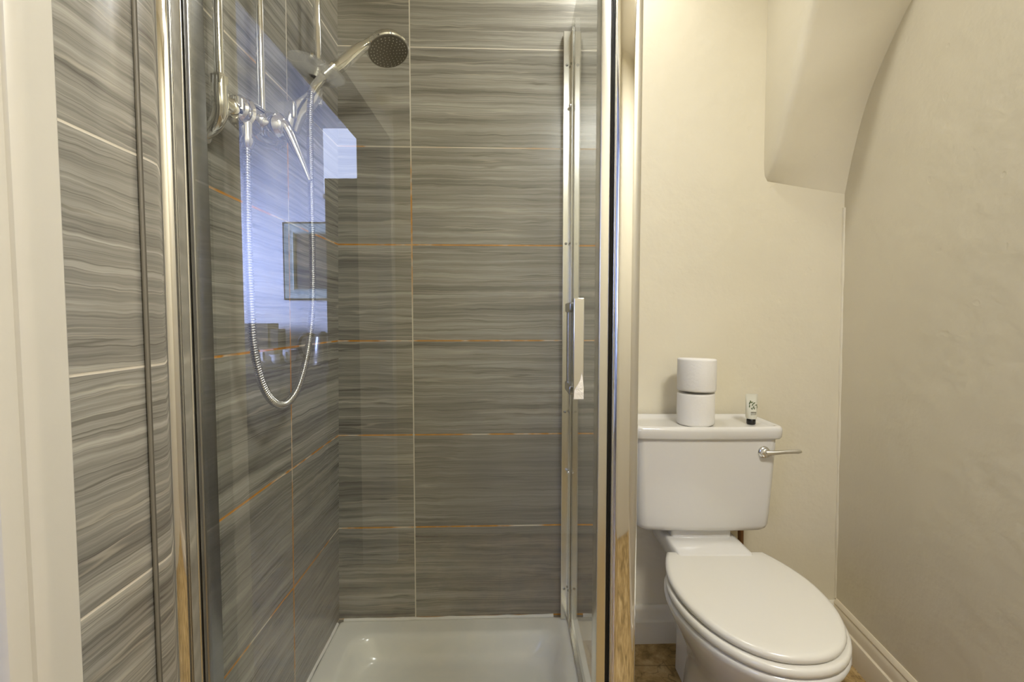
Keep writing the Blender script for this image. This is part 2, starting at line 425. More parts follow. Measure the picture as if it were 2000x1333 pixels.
# skirting boards
def skirt(name, path, prof, mat):
    """path: two (x, y) points on the wall face; prof: (out, z); 'out' to the left of the path direction"""
    (ax, ay), (bx, by) = path; d = Vector((bx - ax, by - ay, 0)).normalized(); nrm = Vector((-d.y, d.x, 0))
    bm = B(); rings = []
    for (x, y) in path: rings.append([Vector((x, y, 0)) + nrm * o_ + Vector((0, 0, z)) for o_, z in prof])
    loft(bm, rings); return struct(name, bm, mat, smooth=True, angle=30)
prof = [(-.005, 0), (.019, 0), (.019, .068), (.0185, .072), (.013, .075), (.0105, .080), (.0105, .105), (.0085, .116), (.004, .122), (-.005, .123)]
skirt('baseboard_back', [(1.11, back_y(1.11)), (0.305, back_y(0.305))], prof, M['skirting'])
prof = [(-.008, 0), (.024, 0), (.024, .070), (.022, .076), (.017, .079), (.016, .083), (.0165, .100), (.012, .112), (.010, .116), (.012, .119), (.011, .124), (.004, .132), (-.008, .134)]
skirt('baseboard_right', [(right_x(-.9, 0), -.9), (right_x(1.47, 0), 1.47)], prof, M['skirting_right'])

# door casing at the near end of the left wall
def casing(s, edge):
    return [(-.5655, edge), (-.504, edge), (-.5025, edge + s * .002), (-.502, edge + s * .030), (-.5015, edge + s * .036), (-.5025, edge + s * .042), (-.506, edge + s * .0475), (-.512, edge + s * .0495), (-.5655, edge + s * .0495)]
bm = B(); prism(bm, casing(-1, 0.5155), 0, DH + .07); struct('trim_1', bm, M['jamb'], angle=30)
bm = B(); prism(bm, casing(1, DY0 - .0495), 0, DH + .07); struct('trim_2', bm, M['jamb'], angle=30)
bm = B(); box(bm, -.565, -.503, DY0, DY1, DH, DH + .07); struct('trim_3', bm, M['jamb'], smooth=False)
# lining of the opening with its stop bead
bm = B(); box(bm, -.645, -.5655, DY1 - .0, DY1 + .012, 0, DH); struct('trim_4', bm, M['jamb'], smooth=False)
bm = B(); prism(bm, [(-.5655, .468), (-.510, .468), (-.5105, .455), (-.514, .449), (-.520, .446), (-.5655, .446)], 0, DH); struct('trim_5', bm, M['jamb'], angle=30)

# ------------------------------------------------------------------ shower tray
tx0, tx1, ty0, ty1 = -0.5235, 0.215, 0.640, 1.434
t = thing('shower_tray', 'white shallow shower tray with rounded basin and chrome waste', 'shower tray', (-0.16, 1.03, 0))
def ring(ix0, ix1, iy0, iy1, r, z):
    out = []
    for x, y in rrect(ix0, ix1, iy0, iy1, r, 10):
        y2 = y + (x + .16) * 0.0345
        out.append((x + (lx(y2, .09) + .525) * (tx1 - x) / (tx1 - tx0), y2, z))
    return out
bm = B()
def rg(i, r, z): return ring(tx0 + i, tx1 - i * 1.05, ty0 + i, ty1 - i * 1.02, r, z)
zf = lambda z: .0885 - (.0885 - z) * 1.3
rings = [rg(0, .010, 0.001), rg(0, .010, .080), rg(.002, .010, .087), rg(.007, .012, .0905), rg(.016, .014, .091), rg(.040, .035, .0895), rg(.056, .048, .0885), rg(.064, .055, .0865), rg(.070, .060, zf(.081)), rg(.076, .063, zf(.070)),
         rg(.084, .066, zf(.054)), rg(.091, .068, zf(.044)), rg(.100, .068, zf(.0385)), rg(.115, .066, zf(.0360)), rg(.150, .06, zf(.0345)), rg(.26, .04, zf(.031))]
loft(bm, rings); obj('basin', bm, M['tray'], t, angle=60)
w = obj('waste', lathe(B(), (-0.178, 1.205, .0145), (0, 0, 1), [(0, .045), (.004, .045), (.006, .042), (.006, .036), (.0095, .034), (.0115, .026), (.012, 0.001)]), M['chrome'], t)
bm = B(); pts = [(-.540 + i * .0375, back_y(-.540 + i * .0375) - .003, .0925 + random.uniform(-.001, .001)) for i in range(19)]
sweep(bm, pts, [random.uniform(.0045, .0062) for _ in pts], 8); obj('sealant_bead', bm, M['sealant'], t)
bm = B(); pts = [(lx(.70 + i * .035, .1) + .001, .70 + i * .035, .0925 + random.uniform(-.001, .001)) for i in range(21)]
sweep(bm, pts, [random.uniform(.004, .0055) for _ in pts], 8); obj('sealant_bead', bm, M['sealant'], t)

# ------------------------------------------------------------------ shower enclosure (fixed parts)
e = thing('shower_enclosure', 'chrome framed shower enclosure with fixed glass side panel and rounded posts', 'shower enclosure', (-0.16, 0.68, 0.09))
H0, H1 = 0.092, 1.965
GX = 0.184
bm = B(); prism(bm, rrect(-.5235, -.484, .655, .700, (.002, .018, .003, .001), 8), H0, H1); obj('wall_post', bm, M['chrome'], e)
bm = B(); prism(bm, rrect(-.484, -.4695, .667, .698, (.001, .003, .001, .001), 4), H0, H1); obj('wall_seal', box(B(), -.5285, -.5235, .652, .662, H0, H1), M['mastic'], e, bevel=.002)
obj('inner_channel', bm, M['alu'], e)
bm = B(); prism(bm, rrect(-.4690, -.4620, .672, .698, (.001, .001, .001, .001), 3), H0, H1); obj('seal_strip', bm, M['rubber'], e)
bm = B(); prism(bm, rrect(.1445, .1870, .655, .702, (.012, .016, .003, .003), 8), H0, H1); obj('corner_post', bm, M['chrome'], e)
bm = B(); prism(bm, rrect(.1395, .1445, .674, .698, .0005, 2), H0, H1); obj('seal_strip', bm, M['rubber'], e)
bm = B(); box(bm, GX - .0005, GX + .0055, .700, back_y(GX) - .004, H0 + .004, H1 + .006); obj('side_glass', bm, M['glass'], e, smooth=False)
yb = back_y(GX) - .001
ch = obj('wall_channel', (lambda b: (prism(b, [(GX - .027, yb - .0235), (GX - .0045, yb - .0222), (GX - .0045, yb - .045), (GX - .001, yb - .045), (GX - .001, yb), (GX - .027, yb)], H0, 1.934), b)[1])(B()), M['alu'], e, bevel=.0012, seg=2)
obj('wall_channel', box(B(), GX + .006, GX + .022, yb - .03, yb + .000, H0, 1.970), M['alu'], e, bevel=.0012, seg=2)
for z in (1.833, 1.294, .768, .194):
    for k in (0, 1):
        if k == 0: bm = lathe(B(), (GX - .017, yb - .022, z), (0, -1, 0), [(0, .0042), (.0015, .0042), (.0028, .0025), (.003, .0005)], 16)
        else: bm = lathe(B(), (GX - .0045, yb - .032, z), (-1, 0, 0), [(0, .0036), (.0015, .0036), (.0026, .002), (.003, .0005)], 16)
        obj('screw', bm, M['screw'], e)
for z in (1.707, .579):
    obj('screw', lathe(B(), (GX - .0045, yb - .034, z), (-1, -.3, 0), [(0, .0055), (.004, .0055), (.007, .0035), (.008, .0008)], 16), M['chrome'], e)
obj('bottom_rail', box(B(), GX - .006, GX + .012, .702, yb - .024, .0905, .100), M['alu'], e, bevel=.001, seg=2)

# ------------------------------------------------------------------ shower door
d = thing('shower_door', 'clear glass pivot shower door closed across the front of the enclosure', 'door', (-0.16, 0.68, 0.11))
GY = 0.662
obj('glass_pane', box(B(), -.456, .127, GY, GY + .006, .115, 1.955), M['glass'], d, smooth=False)
obj('hinge_profile', prism(B(), rrect(-.4615, -.4545, .659, .694, .002, 4), .112, 1.958), M['greyseal'], d)
obj('closing_profile', prism(B(), rrect(.1255, .1390, .657, .694, (.0015, .0015, .001, .001), 5), .112, 1.958), M['alu'], d)
# handle: flat outer plate, dark inner grip seen through the glass
hd = obj('handle', box(B(), .0865, .1015, .640, .6445, .949, 1.090), M['chrome_soft'], d, bevel=.0014, seg=3)
bm = B()
for z in (.962, 1.072): cyl(bm, (.0925, .644, z), (.0925, .6625, z), .0045, 16)
obj('stand_off', bm, M['chrome_soft'], hd)
g = obj('inner_handle', (lambda b: (prism(b, rrect(.086, .0945, .712, .722, .003, 4), .948, 1.084), b)[1])(B()), M['greyseal'], d)
bm = B()
for z in (.955, 1.078): box(bm, .084, .0965, .6675, .722, z - .007, z + .007)
obj('inner_bracket', bm, M['greyseal'], g, bevel=.002)
obj('rubber_pad', box(B(), .0868, .0885, .6445, .650, 1.040, 1.078), M['rubber'], hd)
obj('torn_film', (lambda b: (loft(b, [[(0.0873, .6392, .947), (0.1013, .6392, .947), (0.1013, .6392, .963), (0.0998, .6390, .978), (0.0983, .6390, .985), (0.0963, .6390, .974), (0.0928, .6392, .967), (0.0883, .6392, .960)],
                                      [(0.0873, .6402, .947), (0.1013, .6402, .947), (0.1013, .6402, .963), (0.0998, .6402, .978), (0.0983, .6402, .985), (0.0963, .6402, .974), (0.0928, .6402, .967), (0.0883, .6402, .960)]]), b)[1])(B()), M['film'], hd, smooth=False)

# ------------------------------------------------------------------ shower mixer, pipes, rail, hose, hand shower
PX = -.487
mz = 1.425
mx = thing('shower_mixer', 'chrome single lever shower mixer valve on the striped tiled wall', 'shower mixer', (PX, .87, mz))
bm = B(); lathe(bm, (-.478, .800, mz), (0, 1, 0), [(0, .020), (.004, .024), (.016, .0245), (.019, .0225), (.022, .027), (.05, .030), (.095, .0305), (.118, .029), (.124, .0245), (.140, .024), (.144, .018)], 32)
lathe(bm, (-.478, .868, mz - .006), (1, 0, -.25), [(-.01, .026), (.018, .026), (.024, .0235)], 28)
obj('valve_body', bm, M['chrome'], mx)
bm = B(); lathe(bm, (-.458, .868, mz - .004), (1, .0, -.10), [(0, .0225), (.004, .0245), (.016, .025), (.030, .0225), (.038, .016), (.041, .006), (.0415, .0005)], 32)
sweep(bm, catmull([(-.438, .866, mz + .006), (-.422, .868, mz - .010), (-.408, .870, mz - .040), (-.394, .872, mz - .074), (-.382, .873, mz - .104)], 5),
      [(a, b) for a, b in zip([.015 - .0110 * (i / 20) ** .8 for i in range(21)], [.019 - .0125 * (i / 20) ** .8 for i in range(21)])], 16)
obj('lever', bm, M['chrome'], mx)
for y in (.776, .948):
    bm = B(); lathe(bm, (PX, y, mz), (0, 1 if y < .87 else -1, 0), [(-.004, .008), (.004, .0135), (.012, .0135), (.016, .016), (.026, .016), (.03, .0125)], 6 if False else 24)
    obj('inlet_nut', bm, M['chrome'], mx)
bm = B(); cyl(bm, (-.470, .822, mz - .018), (-.470, .822, mz - .046), .0105, 20); lathe(bm, (-.470, .822, mz - .046), (0, 0, -1), [(0, .0125), (.006, .0125), (.016, .0095), (.018, .007)], 20)
obj('hose_outlet', bm, M['chrome'], mx)

def supply(y, label, nuts):
    p = thing('water_pipe', label, 'pipe', (PX, y, mz))
    bm = B(); sweep(bm, [(PX, y, 2.285), (PX, y, 1.49), (PX, y, mz + .012)], .0078, 20)
    obj('riser', bm, M['chrome'], p)
    for z, r in nuts:
        b2 = lathe(B(), (PX, y, z), (0, 0, 1), [(-.016, .009), (-.014, .0122), (-.004, .0122), (-.003, .0142), (.011, .0142), (.013, .010), (.016, .009)], 6)
        obj('compression_nut', b2, M['chrome_soft'], p, angle=25)
    if nuts:
        b2 = B(); sweep(b2, catmull([(PX, y, mz + .035), (PX, y - .001, mz + .010), (PX, y, mz - .006), (PX - .004, y + .004, mz - .022), (PX - .018, y + .010, mz - .038), (-.527, y + .016, mz - .048)], 5), [.0128] * 12 + [.0118] * 14, 20)
        obj('elbow', b2, M['chrome'], p)
        obj('wall_bracket', lathe(B(), (-.526, y + .016, mz - .048), (1, 0, 0), [(-.004, .016), (.003, .016), (.006, .012)], 24), M['chrome'], p)
supply(.778, 'chrome hot water pipe with hexagonal nut, nearest the shower door', [(1.452, 1)])
supply(.906, 'plain chrome water pipe dropping straight into the top of the mixer', [])

RX, RY = -.488, 1.176
r = thing('shower_rail', 'vertical chrome riser rail with curved lower bracket on the left tiles', 'shower rail', (RX, RY, 1.6))
obj('rail', (lambda b: cyl(b, (RX, RY, 2.16), (RX, RY, 1.60), .0092, 24))(B()), M['chrome'], r)
bm = B(); sweep(bm, catmull([(RX + .006, RY - .020, 1.655), (RX + .010, RY - .030, 1.622), (RX - .002, RY - .046, 1.588), (RX - .018, RY - .064, 1.560), (RX - .026, RY - .076, 1.530), (RX - .030, RY - .080, 1.505)], 5),
      [(.006 + .004 * math.sin(i / 25 * 3.1), .010 + .012 * math.sin(i / 25 * 2.4)) for i in range(26)], 20, flat=(1, -.4, 0))
obj('lower_bracket', bm, M['chrome_soft'], r)
obj('wall_plate', box(B(), -.545, RX - .018, RY - .092, RY - .058, 1.528, 1.572), M['chrome_soft'], r, bevel=.006)
obj('upper_bracket', lathe(B(), (-.548, RY, 2.13), (1, 0, 0), [(0, .02), (.05, .02), (.066, .016), (.072, .006)], 24), M['chrome'], r)
bm = B(); lathe(bm, (RX, RY, 1.690), (0, 0, 1), [(-.018, .014), (-.016, .0165), (.014, .0165), (.018, .014)], 28)
lathe(bm, (RX + .004, RY, 1.694), (-.35, -1, .25), [(0, .009), (.020, .009), (.022, .0125), (.036, .0125), (.040, .009)], 20)
sl = obj('slider', bm, M['chrome_soft'], r)
bm = B(); sweep(bm, [(RX, RY, 1.685), (RX + .022, RY - .018, 1.682), (-.447, 1.136, 1.668)], [.010, .011, .013], 20)
lathe(bm, (-.4485, 1.130, 1.655), (.55, .35, .75), [(-.012, .0135), (.02, .0165), (.024, .0165)], 24)
obj('holder_cone', bm, M['chrome_soft'], sl)

sd = thing('soap_dish', 'round clear acrylic soap dish clipped to the riser rail', 'soap dish', (-.462, 1.125, 1.655))
cN = Vector((-.30, -.02, -1)).normalized()
bm = B(); lathe(bm, (-.470, 1.122, 1.652), cN, [(-.010, .066), (-.0085, .0675), (-.004, .066), (.006, .052), (.0085, .030), (.009, .010), (.0055, .010), (.005, .030), (.003, .050), (-.006, .0635)], 48)
obj('dish', bm, M['acrylic'], sd)
obj('clip_ring', lathe(B(), (-.470, 1.122, 1.652), cN, [(-.008, .0135), (.012, .0135), (.012, .0105), (-.008, .0105)], 24), M['chrome_soft'], sd)

hs = thing('hand_shower', 'chrome hand shower with round grey nozzle face resting in the rail holder', 'shower head', (-.44, 1.148, 1.66))
fn = Vector((.27, -.22, -.94)).normalized(); hc = Vector((-.330, 1.245, 1.775))
P = catmull([(-.4600, 1.122, 1.636), (-.443, 1.140, 1.662), (-.420, 1.163, 1.697), (-.398, 1.186, 1.735), (-.379, 1.206, 1.763), (-.362, 1.222, 1.786), tuple(hc - fn * .018)], 6)
rr = []
for i in range(len(P)):
    s = i / (len(P) - 1)
    rr.append((.0100 + .0065 * math.sin(min(1, s / .75) * math.pi) + (.012 * max(0, (s - .72) / .28) ** 1.5), .0105 + .0065 * math.sin(min(1, s / .75) * math.pi) + (.020 * max(0, (s - .72) / .28) ** 1.3)))
bm = B(); sweep(bm, P, rr, 24, flat=tuple(fn)); obj('shower_handle', bm, M['chrome'], hs)
bm = B(); lathe(bm, hc, fn, [(-.034, .001), (-.033, .018), (-.028, .034), (-.018, .048), (-.006, .0555), (.002, .0565), (.005, .0545), (.0052, .0525)], 48)
obj('head_shell', bm, M['chrome'], hs)
fp = obj('nozzle_face', lathe(B(), hc, fn, [(.003, .0525), (.0062, .0520), (.0075, .046), (.0085, .001)], 48), M['nozzle'], hs)
A = Vector((0, 0, 1)).cross(fn).normalized(); Bv = fn.cross(A)
bm = B()
for k_, (rad_, cnt) in enumerate(((.006, 4), (.014, 9), (.022, 14), (.030, 19), (.038, 24), (.0455, 28))):
    for j in range(cnt):
        a = 2 * math.pi * (j + .5 * (k_ % 2)) / cnt; c_ = hc + fn * .0075 + (A * math.cos(a) + Bv * math.sin(a)) * rad_
        lathe(bm, c_, fn, [(0, .0013), (.0016, .0010), (.0018, .0002)], 8)
o = obj('nozzles', bm, M['nozzle_tip'], fp); o['kind'] = 'stuff'
obj('hose_connector', sweep(B(), [(-.4600, 1.122, 1.636), (-.4700, 1.108, 1.610), (-.4740, 1.100, 1.592)], [.0115, .0105, .0085], 20), M['chrome'], hs)

ho = catmull([(-.470, .822, mz - .056), (-.470, .820, 1.31), (-.471, .819, 1.20), (-.470, .820, 1.10), (-.470, .826, 1.015), (-.468, .845, .945), (-.466, .878, .902), (-.466, .925, .886), (-.467, .972, .900), (-.469, 1.012, .935),
              (-.471, 1.050, .995), (-.472, 1.076, 1.08), (-.472, 1.084, 1.20), (-.473, 1.086, 1.32), (-.474, 1.088, 1.45), (-.4745, 1.092, 1.54), (-.4740, 1.100, 1.594)], 20)
# resample evenly and add the corrugation
L = [0.0]
for a, b in zip(ho, ho[1:]): L.append(L[-1] + (b - a).length)
pitch = .0046; nr = int(L[-1] / (pitch / 4)); pts = []; rad = []; k = 0
for i in range(nr + 1):
    s = L[-1] * i / nr
    while k < len(L) - 2 and L[k + 1] < s: k += 1
    f = (s - L[k]) / max(1e-9, L[k + 1] - L[k]); pts.append(ho[k].lerp(ho[k + 1], f))
    rad.append(.0060 + (.0012, .0019, .0012, -.0008)[i % 4])
tag(obj('shower_hose', sweep(B(), pts, rad, 12), M['hose'], None, angle=80), 'long ribbed chrome shower hose hanging in a loop from the mixer', 'hose')

# ------------------------------------------------------------------ toilet
TX = .556
to = thing('toilet', 'white close coupled toilet with closed lid in the alcove', 'toilet', (TX, 1.15, 0))
def seat_outline(yb_, yf, hw, hb, cx=TX, n_=28, skew=0.0):
    """closed outline: flat back at yb_, rounded front at yf"""
    out = []; ym = yf + (yb_ - yf) * .60
    for i in range(n_ + 1):   # right side back to front to left side
        a = math.pi * i / n_
        x = hw * math.cos(a); s = math.sin(a)
        y = ym - (ym - yf) * (s ** 1.0)
        x = math.copysign(abs(math.cos(a)) ** .90, math.cos(a)) * hw
        out.append((cx + (x * 1.06 if x > 0 else x), y))
    # left side going back
    K = 6
    for i in range(1, K + 1):
        t_ = i / K; x = hw + (hb - hw) * (t_ ** 1.9); out.append((cx - x, ym + (yb_ - ym) * t_))
    for i in range(1, 6): out.append((cx - hb + 2.06 * hb * i / 6, yb_))
    for i in range(K, 0, -1):
        t_ = i / K; x = hw + (hb - hw) * (t_ ** 1.9); out.append((cx + x * 1.06, ym + (yb_ - ym) * t_))
    return out
def ringz(o_, z, k=0.0, c=(TX, 1.03)):
    out = []
    for x, y in o_:
        dx, dy = x - c[0], y - c[1]; r_ = math.hypot(dx, dy) or 1
        out.append((x - dx / r_ * k, y - dy / r_ * k, z))
    return out
# pan
rim = seat_outline(1.235, .822, .176, .120)
def shr(fx, yb_, yf, z, cx=TX): # scaled rim outline
    return [(cx + (x - TX) * fx, yf + (y - .822) / (1.235 - .822) * (yb_ - yf), z) for x, y in rim]
bm = B()
loft(bm, [shr(.48, 1.28, .985, .001), shr(.46, 1.28, .99, .03), shr(.42, 1.275, 1.005, .09), shr(.43, 1.27, .99, .14), shr(.52, 1.265, .955, .19), shr(.68, 1.255, .905, .25), shr(.83, 1.245, .865, .30),
          shr(.94, 1.24, .837, .34), shr(.985, 1.236, .826, .360), ringz(rim, .372, 0), ringz(rim, .378, .003), ringz(rim, .381, .010), ringz(rim, .381, .06)])
obj('pan', bm, M['ceramic'], to, angle=60)
# outlet shelf under the cistern
bm = B()
def sh(x0_, x1_, y0_, y1_, z, r_): return [(x, y, z) for x, y in rrect(x0_, x1_, y0_, y1_, r_, 5)]
loft(bm, [sh(TX - .060, TX + .060, 1.16, 1.36, .001, .03), sh(TX - .052, TX + .052, 1.16, 1.37, .20, .03), sh(TX - .060, TX + .060, 1.17, 1.40, .31, .02), sh(TX - .085, TX + .085, 1.17, 1.43, .35, .02), sh(TX - .105, TX + .100, 1.18, 1.44, .375, .014), sh(TX - .107, TX + .102, 1.19, 1.44, .405, .014),
          sh(TX - .106, TX + .101, 1.20, 1.44, .419, .012), sh(TX - .102, TX + .097, 1.205, 1.436, .424, .012)])
obj('outlet_shelf', bm, M['ceramic'], to, angle=50)
# seat ring and lid
so = seat_outline(1.222, .823, .174, .124)
bm = B(); loft(bm, [ringz(so, .3815, .006), ringz(so, .384, .001), ringz(so, .390, 0), ringz(so, .397, .001), ringz(so, .4005, .006), ringz(so, .4005, .03)])
obj('seat', bm, M['seat'], to, angle=60)
lo = seat_outline(1.230, .832, .168, .129)
bm = B(); loft(bm, [ringz(lo, .4015, .010), ringz(lo, .4035, .003), ringz(lo, .409, .0), ringz(lo, .4145, .001), ringz(lo, .4185, .005), ringz(lo, .4200, .012), ringz(lo, .4205, .03), ringz(lo, .4205, .09)])
obj('seat_lid', bm, M['seat'], to, angle=60)
bm = B(); loft(bm, [sh(TX - .090, TX + .085, 1.300, 1.425, .4235, .01), sh(TX - .090, TX + .085, 1.300, 1.425, .4475, .01)]); obj('cistern_seat', bm, M['ceramic'], to)
# cistern body: tapered, bowed front, rounded foot
cx0, cx1 = .352, .760
def densify(rg, m=6):
    out = []
    for i in range(len(rg)):
        a, b = Vector(rg[i]), Vector(rg[(i + 1) % len(rg)])
        k_ = m if i % 9 == 8 else 1
        for j in range(k_): out.append(tuple(a.lerp(b, j / k_)))
    return out
def cr(ins, fy, z, r_, bow=.010):
    rg = []
    base = rrect(cx0 + ins, cx1 - ins, fy, 1.440, (r_, r_, .008, .008), 8)
    base = densify([(x, y, z) for x, y in base], 12)
    for x, y, z_ in base:
        if y < 1.36:
            u_ = max(-1, min(1, (x - (cx0 + cx1) / 2) / ((cx1 - cx0) / 2 - ins))); y -= bow * (1 - u_ * u_)
        rg.append((x, y, z_))
    return rg
bm = B(); loft(bm, [cr(.050, 1.330, .4460, .03, .008), cr(.028, 1.306, .4463, .03), cr(.019, 1.297, .4485, .03), cr(.014, 1.290, .455, .03), cr(.0115, 1.287, .466, .028), cr(.010, 1.285, .50, .026), cr(.006, 1.281, .60, .024), cr(.003, 1.277, .70, .022), cr(.003, 1.277, .730, .022)])
ci = obj('cistern', bm, M['ceramic'], to, angle=60)
def lr(ins, fy, z, r_, by=1.458): # lid ring
    base = rrect(.342 + ins, .772 - ins, fy, by, (r_, r_, .01, .01), 8)
    rg = []
    for x, y, z_ in densify([(x, y, z) for x, y in base], 12):
        if y < 1.36:
            u_ = max(-1, min(1, (x - .557) / (.215 - ins))); y -= .010 * (1 - u_ * u_)
        rg.append((x, y, z_))
    return rg
bm = B(); loft(bm, [lr(.010, 1.276, .7215, .024, 1.448), lr(.004, 1.270, .722, .024, 1.448), lr(.002, 1.267, .726, .024, 1.448), lr(.001, 1.266, .745, .024, 1.448), lr(.002, 1.267, .752, .024, 1.448), lr(.006, 1.271, .7565, .022, 1.447), lr(.011, 1.277, .7575, .02, 1.445),
                    lr(.017, 1.283, .7560, .018, 1.438), lr(.022, 1.290, .7500, .016, 1.430), lr(.028, 1.298, .7475, .014, 1.424), lr(.06, 1.32, .7470, .012, 1.40)])
obj('cistern_lid', bm, M['ceramic'], to, angle=60)
bm = B(); lathe(bm, (.713, 1.279, .684), (0, -1, 0), [(0, .0175), (.006, .0175), (.010, .016), (.012, .0125), (.020, .012), (.022, .009), (.0225, .001)], 32)
sweep(bm, catmull([(.713, 1.260, .684), (.737, 1.256, .687), (.765, 1.254, .690), (.806, 1.252, .692)], 5), [(.0085 - .0025 * min(1, i / 6), .006) for i in range(14)] + [(.0065, .006), (.004, .004)], 16)
obj('flush_lever', bm, M['chrome_soft'], ci)
tag(obj('supply_pipe', sweep(B(), catmull([(.716, 1.395, .4445), (.716, 1.395, .40), (.719, 1.40, .30), (.716, 1.405, .15), (.714, 1.405, .002)], 4), .0085, 16), M['copper']), 'thin brown water pipe rising behind the toilet to the cistern', 'pipe')

# ------------------------------------------------------------------ things on the cistern
def roll(cx, cy, z, rx, h, seed, label):
    rnd = random.Random(seed)
    t_ = thing('toilet_roll', label, 'toilet roll', (cx, cy, z), 'toilet rolls stacked on the cistern')
    seg = 40; ph = rnd.uniform(0, 6)
    def rg(z_, k): return [(cx + (rx * k) * (1 + .02 * math.sin(2 * a + ph)) * math.cos(a), cy + (rx * k) * (1 + .02 * math.sin(2 * a + ph)) * math.sin(a), z_ + .002 * math.sin(a + ph)) for a in [2 * math.pi * i / seg for i in range(seg)]]
    bm = B()
    rings = [rg(z, .40), rg(z, .93), rg(z + .002, .985), rg(z + .006, 1), rg(z + h * .5, 1.004), rg(z + h - .006, 1), rg(z + h - .002, .985), rg(z + h, .93), rg(z + h, .40), rg(z + h - .01, .385), rg(z + .01, .385), rg(z, .40)]
    loft(bm, rings, False, False); obj('paper', bm, M['paper'], t_, angle=60)
    bm = B(); loft(bm, [[(cx + .38 * rx * math.cos(a), cy + .38 * rx * math.sin(a), zz_) for a in [2 * math.pi * i / 24 for i in range(24)]] for zz_ in (z + .003, z + h - .003)], False, False)
    obj('cardboard_core', bm, M['film'], t_)
roll(.549, 1.350, .7495, .053, .0945, 1, 'white toilet roll standing on the cistern lid, under another roll')
roll(.548, 1.345, .8480, .0545, .0960, 5, 'white toilet roll balanced on top of the other roll')

tb = thing('cosmetic_tube', 'small clear cosmetic tube with black cap and green leaf print on the cistern', 'tube', (.713, 1.345, .748))
tx_, ty_ = .713, 1.345
obj('cap', lathe(B(), (tx_, ty_, .7485), (0, 0, 1), [(0, .0115), (.002, .0125), (.013, .0125), (.0145, .0115), (.015, .004)], 28), M['black'], tb)
def tr(z, ax_, ay_): return [(tx_ + ax_ * math.cos(a), ty_ + ay_ * math.sin(a), z) for a in [2 * math.pi * i / 28 for i in range(28)]]
obj('tube_body', loft(B(), [tr(.7635, .006, .006), tr(.7645, .0135, .0135), tr(.770, .0155, .0150), tr(.79, .0162, .013), tr(.815, .0172, .007), tr(.828, .0178, .0022), tr(.838, .018, .0012)]), M['tube'], tb)
bm = B()
def leafs(bm):
    for (lx_, lz_, an, ln) in ((-.009, .812, 70, .012), (-.006, .816, 110, .010), (-.010, .803, 80, .010), (-.001, .808, 55, .013), (.000, .800, 60, .012), (-.003, .814, 20, .010), (.004, .812, 35, .009), (.010, .806, 5, .009), (.013, .800, 85, .009), (.003, .797, 75, .008), (-.005, .796, 120, .007)):
        a = math.radians(an); dx, dz = math.cos(a) * ln / 2, math.sin(a) * ln / 2; nx, nz = -math.sin(a) * .0016, math.cos(a) * .0016
        ppts = [(-dx, -dz), (-dx * .3 + nx, -dz * .3 + nz), (dx * .4 + nx * .8, dz * .4 + nz * .8), (dx, dz), (dx * .4 - nx * .8, dz * .4 - nz * .8), (-dx * .3 - nx, -dz * .3 - nz)]
        def yy(px, pz):
            z_ = pz; ay_ = .013 + (.007 - .013) * max(0, min(1, (z_ - .79) / .025)); ax_ = .0168
            return ty_ - ay_ * math.sqrt(max(0, 1 - min(1, (px / ax_)) ** 2)) - .0008
        f0 = [bm.verts.new((tx_ + lx_ + a_, yy(lx_ + a_, lz_ + b_), lz_ + b_)) for a_, b_ in ppts]
        bm.faces.new(f0)
leafs(bm); obj('leaf_print', bm, M['leaf'], tb, smooth=False)
bm = B()
for z_ in (.786, .7835, .779): box(bm, tx_ - .008, tx_ + .008, ty_ - .0152, ty_ - .0128, z_, z_ + .0007)
obj('printed_lines', bm, M['tubetext'], tb, smooth=False)

# ------------------------------------------------------------------ the bedroom mirrored in the glass
bm = B()
box(bm, -3.3, -0.62, -2.36, -2.2, 0, BTOP); struct('wall_bedroom_rear', bm, M['bedwall'], smooth=False)
struct('wall_bedroom_far', box(B(), -3.3, -3.2, -2.2, 1.65, 0, BTOP), M['bedwall'], smooth=False)
struct('wall_bedroom_front', box(B(), -3.2, -0.645, 1.55, 1.65, 0, BTOP), M['bedwall'], smooth=False)
wd = thing('wardrobe', 'tall dark wooden wardrobe mirrored in the shower glass', 'wardrobe', (-.86, -1.35, 0))
obj('carcass', box(B(), -1.025, -.66, -1.50, -1.20, 0, 1.83), M['darkwood'], wd, smooth=False, bevel=.005)
obj('door', box(B(), -1.015, -.67, -1.20, -1.185, .08, 1.80), M['darkwood'], wd, smooth=False, bevel=.004)
w1 = struct('window_1', box(B(), -1.19, -.68, -1.62, -1.60, 1.85, 2.26), M['window'], smooth=False)
struct('window_frame', (lambda b: (box(b, -1.19, -.68, -1.60, -1.58, 1.82, 1.85), box(b, -.925, -.905, -1.60, -1.58, 1.85, 2.26), b)[2])(B()), M['jamb'], w1, smooth=False)

